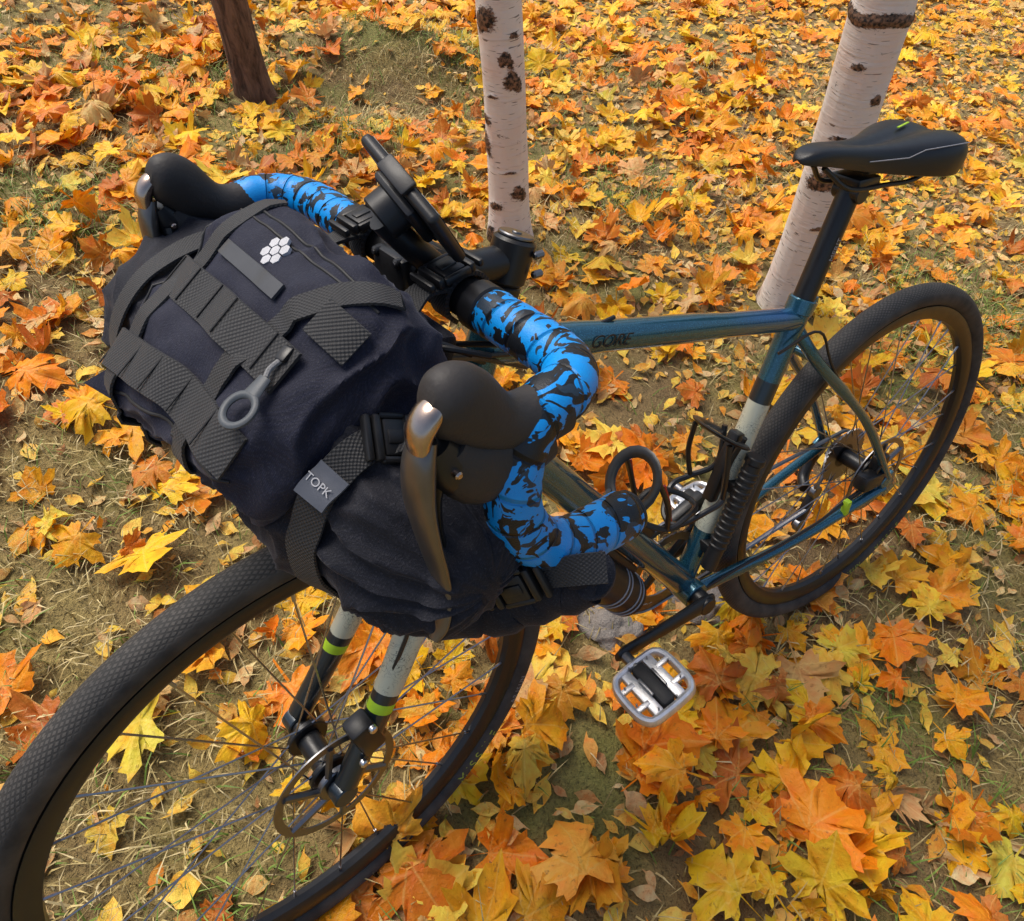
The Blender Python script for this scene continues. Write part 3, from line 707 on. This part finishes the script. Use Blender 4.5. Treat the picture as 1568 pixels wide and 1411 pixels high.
F=np.stack([idx[:-1,:-1],idx[1:,:-1],idx[1:,1:],idx[:-1,1:]],-1).reshape(-1,4)
def fastmesh(name,verts,faces,mats,smooth=True,attrs=None):
    me=bpy.data.meshes.new(name); nv=len(verts);nf=len(faces);k=faces.shape[1]
    me.vertices.add(nv); me.vertices.foreach_set('co',verts.astype(np.float32).ravel())
    me.loops.add(nf*k); me.loops.foreach_set('vertex_index',faces.astype(np.int32).ravel())
    me.polygons.add(nf); me.polygons.foreach_set('loop_start',np.arange(0,nf*k,k,dtype=np.int32))
    try: me.polygons.foreach_set('loop_total',np.full(nf,k,dtype=np.int32))
    except Exception: pass
    me.update(calc_edges=True); me.validate()
    for m_ in mats: me.materials.append(m_)
    me.polygons.foreach_set('use_smooth',[smooth]*len(me.polygons))
    for an,(ty,data) in (attrs or {}).items():
        at=me.attributes.new(an,ty,'POINT')
        at.data.foreach_set('color' if ty=='FLOAT_COLOR' else ('vector' if ty=='FLOAT_VECTOR' else 'value'),data.astype(np.float32).ravel())
    o=bpy.data.objects.new(name,me); scene.collection.objects.link(o); return o
fastmesh('ground',np.stack([X,Y,Z],-1).reshape(-1,3),F,[ground_mat()])
# ------------------------------------------------------------------ leaves
half=[(.02,-.02),(.13,-.10),(.24,-.20),(.36,-.22),(.36,-.12),(.47,-.08),(.40,.02),(.42,.08),(.54,.12),(.62,.11),(.82,.25),(.68,.31),(.64,.43),(.50,.42),(.33,.40),(.36,.54),(.45,.66),(.31,.69),(.24,.82),(.13,.86)]
outl=np.array(half+[(0.0,1.06)]+[(-x,y) for x,y in half[::-1]]); NO=len(outl); cen=np.array([0,.2])
ring=cen+(outl-cen)*.5
tv=np.vstack([cen[None],ring,outl,[[-.012,.0],[.012,.0],[.05,-.5],[.065,-.49]]])
tf=[]
for j in range(NO):
    j2=(j+1)%NO
    tf.append((0,1+j,1+j2)); tf.append((1+j,1+NO+j,1+NO+j2)); tf.append((1+j,1+NO+j2,1+j2))
s0=1+2*NO; tf+=[(s0,s0+2,s0+1),(s0+1,s0+2,s0+3)]
tf=np.array(tf)
so=np.array([(0,0),(.16,.10),(.28,.28),(.30,.48),(.22,.72),(.08,.92),(0,1.08),(-.08,.92),(-.22,.72),(-.30,.48),(-.28,.28),(-.16,.10)])
sv2=np.vstack([[[0,.25]],[[0,.5]],[[0,.75]],so,[[.012,-.3]]])
sf=np.array([(0,3,4),(0,4,5),(0,5,1),(1,5,6),(1,6,7),(1,7,2),(2,7,8),(2,8,9),(2,9,10),(2,10,11),(2,11,1),(1,11,12),(1,12,13),(1,13,0),(0,13,14),(0,14,3),(3,15,4)])
def rotm(yaw,tilt,tdir):
    n=len(yaw); c,s=np.cos(yaw),np.sin(yaw); R=np.zeros((n,3,3)); R[:,0,0]=c;R[:,0,1]=-s;R[:,1,0]=s;R[:,1,1]=c;R[:,2,2]=1
    ax=np.stack([np.cos(tdir),np.sin(tdir),np.zeros(n)],-1); K=np.zeros((n,3,3))
    K[:,0,2]=ax[:,1];K[:,1,2]=-ax[:,0];K[:,2,0]=-ax[:,1];K[:,2,1]=ax[:,0]
    T=np.eye(3)[None]+np.sin(tilt)[:,None,None]*K+(1-np.cos(tilt))[:,None,None]*(K@K)
    return T@R
def leaves(tmpl,faces,pos,size,tilt,cols,curl):
    n=len(pos); nv=len(tmpl); x=tmpl[:,0][None];y=tmpl[:,1][None]
    asp=rng.uniform(.78,1.15,(n,1)); dx=x*asp+rng.normal(0,.08,(n,1))*y*y; r2=(x**2+(y-.2)**2); ang=np.arctan2(y-.2,x+1e-6)
    c1=rng.normal(0,1,(n,1))*curl; c2=rng.uniform(.2,1.,(n,1))*curl; ph=rng.uniform(0,6.28,(n,1)); fold=rng.normal(.12,.25,(n,1))*(curl>0)
    z=c1*r2*.55+c2*r2*.5*np.sin(ang*rng.integers(2,5,(n,1))+ph)+fold*np.abs(x)+.05*curl*np.sin(x*9+ph)*np.sin(y*8)
    lumps=rng.normal(0,.02,(n,nv))*curl
    P=np.stack([dx+rng.normal(0,.015,(n,nv)),np.broadcast_to(y,(n,nv))+rng.normal(0,.015,(n,nv)),z+lumps],-1)
    P[:,:,1]-=.3
    P*=size[:,None,None]
    R=rotm(rng.uniform(0,6.283,n),tilt,rng.uniform(0,6.283,n))
    P=np.einsum('nij,nvj->nvi',R,P)
    low=P[:,:,2].min(1); P[:,:,2]-=(low*.75)[:,None]
    P+=pos[:,None,:]
    f=(faces[None]+(np.arange(n)*nv)[:,None,None]).reshape(-1,3)
    col=np.repeat(np.concatenate([cols,np.ones((n,1))],1),nv,0)
    luv=np.stack([np.broadcast_to(x,(n,nv)),np.broadcast_to(y,(n,nv)),np.repeat(rng.uniform(0,50,(n,1)),nv,1)],-1).reshape(-1,3)
    return P.reshape(-1,3),f,col,luv
def leaf_mat(name,veins):
    t=NT(name,(.8,.4,.05),.5); at=t.n('ShaderNodeAttribute',0,props=dict(attribute_name='col')); lu=t.n('ShaderNodeAttribute',1,props=dict(attribute_name='luv'))
    n=t.noise(lu,3.2,2,.6); n2=t.noise(lu,9,3,.65)
    col=t.mix(t.ramp(n,[(.38,0.),(.75,.8)]),at,t.mix(1.,at,(1.,.52,.30),'MULTIPLY'))
    col=t.mix(t.ramp(n2,[(.60,0.),(.71,.6)]),col,(.22,.08,.018))
    if veins:
        s=t.sep(lu); mn=None
        for a in [90,52,128,12,168]:
            cx,sy=math.cos(rad(a)),math.sin(rad(a))
            per=t.m('ABSOLUTE',t.m('SUBTRACT',t.m('MULTIPLY',s[0],sy),t.m('MULTIPLY',s[1],cx)))
            al=t.m('ADD',t.m('MULTIPLY',s[0],cx),t.m('MULTIPLY',s[1],sy))
            v=t.m('ADD',per,t.m('LESS_THAN',al,-.02)); mn=v if mn is None else t.m('MINIMUM',mn,v)
        col=t.mix(t.m('MULTIPLY',t.ramp(mn,[(.006,1.),(.022,0.)]),.45),col,t.mix(.5,at,(.9,.66,.2)))
    t.set('Base Color',col); t.bump(n2,.6,.005)
    t.b.inputs['Specular IOR Level'].default_value=.35
    tr=t.nt.nodes.new('ShaderNodeBsdfTranslucent'); t.nt.links.new(col,tr.inputs[0]); mx=t.nt.nodes.new('ShaderNodeMixShader'); mx.inputs[0].default_value=.2
    out=t.nt.nodes['Material Output']; t.nt.links.new(t.b.outputs[0],mx.inputs[1]); t.nt.links.new(tr.outputs[0],mx.inputs[2]); t.nt.links.new(mx.outputs[0],out.inputs[0])
    return t.mat
TR=[(.01,1.88,.075),(.81,1.65,.085),(-.92,2.67,.075)]
def scatter(n,dens,box):
    x=rng.uniform(box[0],box[1],n*3); y=rng.uniform(box[2],box[3],n*3)
    keep=rng.uniform(0,1,n*3)<dens(x,y)
    for tx,ty,tr in TR: keep&=np.hypot(x-tx,y-ty)>tr+.02
    return x[keep][:n],y[keep][:n]
def fbm(x,y,s,o=0.):
    return np.array([noise.noise(Vector((a*s+o,b*s,o))) for a,b in zip(x,y)])
def bare(x,y):
    b=np.exp(-(((x+.95)/.5)**2+((y-.55)/.55)**2))+.75*np.exp(-(((x-1.10)/.35)**2+((y-.45)/.28)**2))+.85*np.exp(-(((x+.40)/.32)**2+((y-3.05)/.28)**2))+.9*np.exp(-(((x+.55)/.35)**2+((y-.0)/.35)**2))
    return np.clip(b,0,1)
def d_maple(x,y):
    f=fbm(x,y,1.1,3.)
    pile=.55*np.exp(-(((x-.38)/.42)**2+((y-.42)/.26)**2))
    right=1/(1+np.exp(-(x-1.3)*2.5)); low=1/(1+np.exp((y-.12)*12))
    return np.clip((.62+.7*f+pile)*(1-.90*bare(x,y))*(1-.55*right)*(1-.35*low),.03,1)
def d_small(x,y):
    f=fbm(x,y,.9,8.); right=1/(1+np.exp(-(x-.7)*2.5))
    return np.clip((.58+.5*f+.42*right)*(1-.75*bare(x,y)),.04,1)
pal=np.array([(.93,.62,.02),(.93,.43,.010),(.90,.28,.008),(.62,.19,.018),(.66,.45,.20),(.72,.64,.07),(.95,.74,.10)]); pw=np.array([.28,.29,.17,.07,.05,.03,.11])
def mkcols(n,pal,w):
    i=rng.choice(len(pal),n,p=w/w.sum()); j=rng.choice(len(pal),n,p=w/w.sum()); t=rng.uniform(0,.35,(n,1))
    return np.clip((pal[i]*(1-t)+pal[j]*t)*rng.uniform(.76,1.08,(n,1)),0,.95)
mapm=leaf_mat('maple_leaf',True); smm=leaf_mat('small_leaf',False)
parts=[]
def add_leaves(tm,fc,n,dens,box,smin,smax,tiltmax,curl,pal,pw,lift,mi,pwr=1.):
    x,y=scatter(n,dens,box); k=len(x); z=gh(x,y)+rng.uniform(0,lift,k)
    size=smin+(smax-smin)*rng.uniform(0,1,k)**pwr; tilt=np.clip(np.abs(rng.normal(0,tiltmax,k)),0,1.3)
    parts.append((*leaves(tm,fc,np.stack([x,y,z],-1),size,tilt,mkcols(k,pal,pw),curl),mi))
VB=(-3.2,4.6,-.5,6.6)
add_leaves(tv,tf,4000,d_maple,VB,.048,.105,.25,.65,pal,pw,.02,0,1.1)
add_leaves(tv,tf,1200,d_maple,(-3,2.5,-.3,4.0),.035,.085,.5,1.2,pal,np.array([.12,.25,.25,.2,.15,.02,.02]),.03,0)
spal=np.array([(.93,.68,.09),(.84,.50,.08),(.66,.44,.20),(.42,.21,.07),(.82,.66,.34),(.90,.38,.02)]); sw_=np.array([.32,.20,.15,.10,.12,.12])
add_leaves(sv2,sf,27000,d_small,VB,.024,.05,.35,.7,spal,sw_,.012,1)
add_leaves(sv2,sf,21000,d_small,VB,.012,.026,.4,.9,spal,np.array([.24,.14,.24,.20,.17,.04]),.010,1)
tm2=sv2.copy(); tm2[:,0]*=1.35
def d_b(x,y): return np.clip(bare(x,y),.02,1)*.5
add_leaves(tm2,sf,420,d_b,(-1.8,1.8,-.5,1.6),.03,.052,.2,.35,np.array([(.92,.66,.10),(.90,.50,.04),(.9,.78,.40)]),np.array([.5,.3,.2]),.01,1)
V=np.concatenate([p[0] for p in parts]); offs=np.cumsum([0]+[len(p[0]) for p in parts[:-1]])
F=np.concatenate([p[1]+o for p,o in zip(parts,offs)]); C_=np.concatenate([p[2] for p in parts]); U_=np.concatenate([p[3] for p in parts])
mi=np.concatenate([np.full(len(p[1]),p[4]) for p in parts])
lo=fastmesh('fallen_leaves',V,F,[mapm,smm],True,{'col':('FLOAT_COLOR',C_),'luv':('FLOAT_VECTOR',U_)})
if len(lo.data.polygons)==len(mi): lo.data.polygons.foreach_set('material_index',mi.astype(np.int32))
def green_patch(x,y):
    g=0
    for cx,cy,r in ((-1.35,1.75,.30),(-1.25,2.75,.35),(-.55,2.55,.25),(.1,3.3,.3),(1.4,1.7,.35),(.5,2.3,.25)): g=g+np.exp(-(((x-cx)/r)**2+((y-cy)/(r*.8))**2))
    return np.clip(g,0,1)
def d_g(x,y): return np.clip(.22+.6*bare(x,y)+.5*green_patch(x,y)+.4*fbm(x,y,2.2,20.),.02,1)
x,y=scatter(66000,d_g,(-2.4,2.6,-.5,3.8)); k=len(x); z=gh(x,y)
h=rng.uniform(.012,.045,k)*(1+.6*green_patch(x,y)); az=rng.uniform(0,6.28,k); lean=rng.uniform(.2,1.8,k)*h; w=rng.uniform(.0008,.0018,k)
d=np.stack([np.cos(az),np.sin(az)],-1); s=np.stack([-np.sin(az),np.cos(az)],-1)
b_=np.stack([x,y],-1)
def v3(p,zz): return np.concatenate([p,zz[:,None]],1)
G=np.stack([v3(b_-s*w[:,None],z),v3(b_+s*w[:,None],z),v3(b_+d*(lean*.35)[:,None]-s*(w*.8)[:,None],z+h*.6),v3(b_+d*(lean*.35)[:,None]+s*(w*.8)[:,None],z+h*.6),v3(b_+d*lean[:,None],z+h*.85)],1)
gf=np.array([(0,1,3),(0,3,2),(2,3,4)]); f=(gf[None]+(np.arange(k)*5)[:,None,None]).reshape(-1,3)
gp=np.array([(.50,.39,.16),(.37,.28,.10),(.14,.23,.03),(.21,.30,.05),(.60,.48,.24)]); gn=fbm(x,y,1.7,40.)+.8*green_patch(x,y)
wi=np.where(gn[:,None]>.18,[[.15,.12,.40,.28,.05]],[[.38,.32,.06,.06,.18]]); cum=np.cumsum(wi,1); ii=(rng.uniform(0,1,(k,1))>cum).sum(1).clip(0,4)
gc=gp[ii]*rng.uniform(.7,1.15,(k,1)); 
gm=NT('grass_blade',(.2,.2,.05),.7); gm.set('Base Color',gm.n('ShaderNodeAttribute',0,props=dict(attribute_name='col')))
fastmesh('grass',G.reshape(-1,3),f,[gm.mat],False,{'col':('FLOAT_COLOR',np.repeat(np.concatenate([gc,np.ones((k,1))],1),5,0))})
t=NT('rock',(.25,.22,.2),.85); c=t.coord(); t.set('Base Color',t.mix(t.noise(c,30,5,.7),(.10,.085,.075),(.46,.41,.36))); t.bump(t.noise(c,50,5,.7),1.,.015); rockm=t.mat
def rock(name,c,r,seed):
    bm=bmesh.new(); bmesh.ops.create_icosphere(bm,subdivisions=4,radius=1)
    for v in bm.verts:
        p=v.co.copy(); d=1+.45*nz(p.x*1.6+seed,p.y*1.6,p.z*1.6)+.18*nz(p.x*5+seed,p.y*5,p.z*5); v.co=Vector((p.x*r[0]*d,p.y*r[1]*d,p.z*r[2]*d))
    me=bpy.data.meshes.new(name); bm.to_mesh(me);bm.free(); me.materials.append(rockm); o=bpy.data.objects.new(name,me); scene.collection.objects.link(o)
    o.location=(c[0],c[1],float(gh(c[0],c[1]))+c[2]); me.polygons.foreach_set('use_smooth',[True]*len(me.polygons))
rock('rock',(.17,.60,-.005),(.07,.05,.030),1); rock('rock',(.38,.66,-.005),(.09,.05,.035),5)
# ------------------------------------------------------------------ trees
def birch_mat():
    t=NT('birch_bark',(.7,.65,.6),.7); c=t.coord(); 
    sc=t.n('ShaderNodeAttribute',2,props=dict(attribute_name='scar'))
    n=t.noise(t.mp(c,(1,1,.5)),7,4,.6); col=t.mix(n,(.76,.67,.58),(.91,.87,.81))
    col=t.mix(t.ramp(t.noise(c,6.,4),[(.48,0.),(.66,.6)]),col,(.86,.65,.53))
    st=t.noise(t.mp(c,(9,9,110)),1.,3,.6); m1=t.ramp(st,[(.60,0.),(.68,1.)]); col=t.mix(t.m('MULTIPLY',m1,.22),col,(.34,.25,.18))
    len_=t.noise(t.mp(c,(26,26,240)),1.,1.,.5); col=t.mix(t.ramp(len_,[(.68,0.),(.71,.8)]),col,(.12,.08,.05))
    sp2=t.noise(t.mp(c,(30,30,40)),1.,4,.7); col=t.mix(t.ramp(sp2,[(.66,0.),(.70,.75)]),col,(.10,.06,.04))
    sn=t.m('ADD',sc,t.m('MULTIPLY',t.m('SUBTRACT',t.noise(t.mp(c,(70,70,120)),1.,4,.75),.5),1.6)); sm=t.ramp(sn,[(.40,0.),(.58,1.)])
    sm=t.m('MULTIPLY',sm,t.ramp(sc,[(.06,0.),(.18,1.)]))
    col=t.mix(sm,col,t.mix(t.ramp(t.noise(c,110,3),[(.4,0.),(.65,1.)]),(.012,.010,.009),(.30,.16,.09)))
    t.set('Base Color',col); b=t.n('ShaderNodeBump',Height=t.m('SUBTRACT',st,sm),Strength=.5,Distance=.006); t.bump(t.noise(t.mp(c,(60,60,200)),1.,3),.4,.002,b); return t.mat
def bark_mat():
    t=NT('dark_bark',(.1,.06,.04),.9); c=t.coord(); n=t.noise(t.mp(c,(40,40,9)),1.,5,.7,.6)
    t.set('Base Color',t.mix(t.ramp(n,[(.35,0.),(.65,1.)]),(.045,.025,.016),(.26,.155,.10))); t.bump(n,1.,.015); return t.mat
bm_,dm_=birch_mat(),bark_mat()
def tree(name,x,y,r0,H,mat,scars,lean,crown_col,taper=.35,flare=.25):
    root=empty(name,Matrix.Translation((x,y,float(gh(x,y)))))
    nr,nh=80,460; hs=np.concatenate([np.linspace(-.1,1.3,340),np.linspace(1.32,H,120)]); Vt=[];sc=[]
    for h in hs:
        r=r0*(1-(1-taper)*max(h,0)/H)*(1+flare*math.exp(-max(h,-.05)/.07))
        cx=lean[0]*h+.010*math.sin(h*3+x); cy=lean[1]*h+.010*math.cos(h*2.3+y)-.012
        for j in range(nr):
            a=2*math.pi*j/nr; s=0; 
            for (sh,sa,w,hh,st) in scars:
                da=(a-sa+math.pi)%(2*math.pi)-math.pi; e=(da/w)**2+((h-sh-.35*hh*math.sin(3*a)+.5*hh*abs(da/w))/hh)**2; s=max(s,st*math.exp(-e))
            rr_=r*(1+.035*nz(math.cos(a)*2+x,math.sin(a)*2,h*3)+.02*nz(math.cos(a)*5,math.sin(a)*5,h*9+x))+.004*s
            Vt.append((cx+rr_*math.cos(a),cy+rr_*math.sin(a),h)); sc.append(s)
    idx=np.arange(nr*nh).reshape(nh,nr); F=np.stack([idx[:-1],np.roll(idx[:-1],-1,1),np.roll(idx[1:],-1,1),idx[1:]],-1).reshape(-1,4)
    o=fastmesh('trunk',np.array(Vt),F,[mat],True,{'scar':('FLOAT',np.array(sc))}); o.parent=root
    m=MB(); cps=[]
    for i in range(14):
        h=2.8+(H-3.0)*i/14; a=i*2.4; l=1.5*(1-.5*i/14); c=Vector((lean[0]*h,lean[1]*h,h)); d=Vector((math.cos(a),math.sin(a),.6))
        pth=[c,c+d*l*.4+Vector((0,0,.1)),c+d*l*.75+Vector((.05,0,.25)),c+d*l]; m.tube(cr(pth,4),[.03*(1-.9*q/12) for q in range(13)],n=8); cps+=[(pth[2],.35),(pth[3],.45)]
    m.obj('limbs',[mat],root)
    n=1500; ci=rng.integers(0,len(cps),n); pos=np.array([list(cps[q][0]) for q in ci])+rng.normal(0,1,(n,3))*np.array([.3,.3,.25])
    P,F2,C2,U2=leaves(sv2,sf,pos,rng.uniform(.05,.08,n),rng.uniform(0,1.3,n),mkcols(n,np.array(crown_col),np.ones(len(crown_col))),.5)
    o=fastmesh('crown',P,F2,[smm],True,{'col':('FLOAT_COLOR',C2),'luv':('FLOAT_VECTOR',U2)}); o.parent=root
q=-math.pi/2
S1=[(.705,q-.75,.6,.030,1.4),(.60,q+.15,.34,.020,1.4),(.545,q+.45,.42,.028,1.4),(.43,q-1.15,.4,.016,1.2),(.36,q-1.25,.45,.035,1.3),(.20,q+.55,.45,.026,1.3),(.155,q-.7,.42,.014,1.2),(.05,q-1.0,.45,.035,1.3),(.50,q-.6,.3,.006,1.),(.27,q+.1,.4,.006,.9),(.02,q+.3,.6,.012,.9),(.66,q+.6,.3,.01,1.)]
S2=[(.50,q-.65,.6,.028,1.4),(.72,q+.35,.24,.014,1.3),(.90,q-.3,3.,.014,1.6),(.35,q-.2,.35,.008,1.),(.08,q+.5,.5,.010,1.1),(.62,q-.5,.4,.008,.9),(.28,q+.5,.3,.012,1.1),(.80,q-.6,.3,.010,1.)]
tree('birch_tree',.005,1.94,.059,6.5,bm_,S1,(-.030,.0),[(.8,.6,.06),(.6,.5,.05)],taper=.5)
tree('birch_tree',.835,1.72,.070,6.8,bm_,S2,(.0,.0),[(.8,.6,.06),(.6,.5,.05)],taper=.5)
tree('maple_tree',-.93,2.74,.062,6.2,dm_,[],(-.01,.0),[(.8,.45,.04),(.8,.3,.02)])
# ------------------------------------------------------------------ camera, light
cam=bpy.data.cameras.new('camera'); co=bpy.data.objects.new('camera',cam); scene.collection.objects.link(co)
co.matrix_world=Matrix.Translation((0,0,1.509))@Matrix.Rotation(math.pi/2-.8647,4,'X')@Matrix.Rotation(-.026,4,'Z')
cam.sensor_width=36; cam.lens=36*1175.28/1568; cam.shift_y=-117.5/1568; cam.clip_start=.02; cam.clip_end=500
scene.camera=co
w=bpy.data.worlds.new('World'); scene.world=w; w.use_nodes=True; nt=w.node_tree; bg=nt.nodes['Background']
sky=nt.nodes.new('ShaderNodeTexSky'); sky.sky_type='NISHITA'; sky.sun_disc=False; sky.sun_elevation=rad(62); sky.sun_rotation=rad(320); sky.air_density=1.; sky.dust_density=4.; sky.ozone_density=.6
nt.links.new(sky.outputs[0],bg.inputs[0]); bg.inputs[1].default_value=.15
sl=bpy.data.lights.new('sun','SUN'); sl.energy=3.7; sl.angle=rad(34); sl.color=(1,.95,.87); so_=bpy.data.objects.new('sun',sl); scene.collection.objects.link(so_)
az=rad(320); el=rad(62); dv=Vector((math.sin(az)*math.cos(el),math.cos(az)*math.cos(el),math.sin(el)))
so_.rotation_euler=dv.to_track_quat('Z','Y').to_euler()
scene.view_settings.view_transform='Standard'; scene.view_settings.look='None'; scene.view_settings.exposure=0
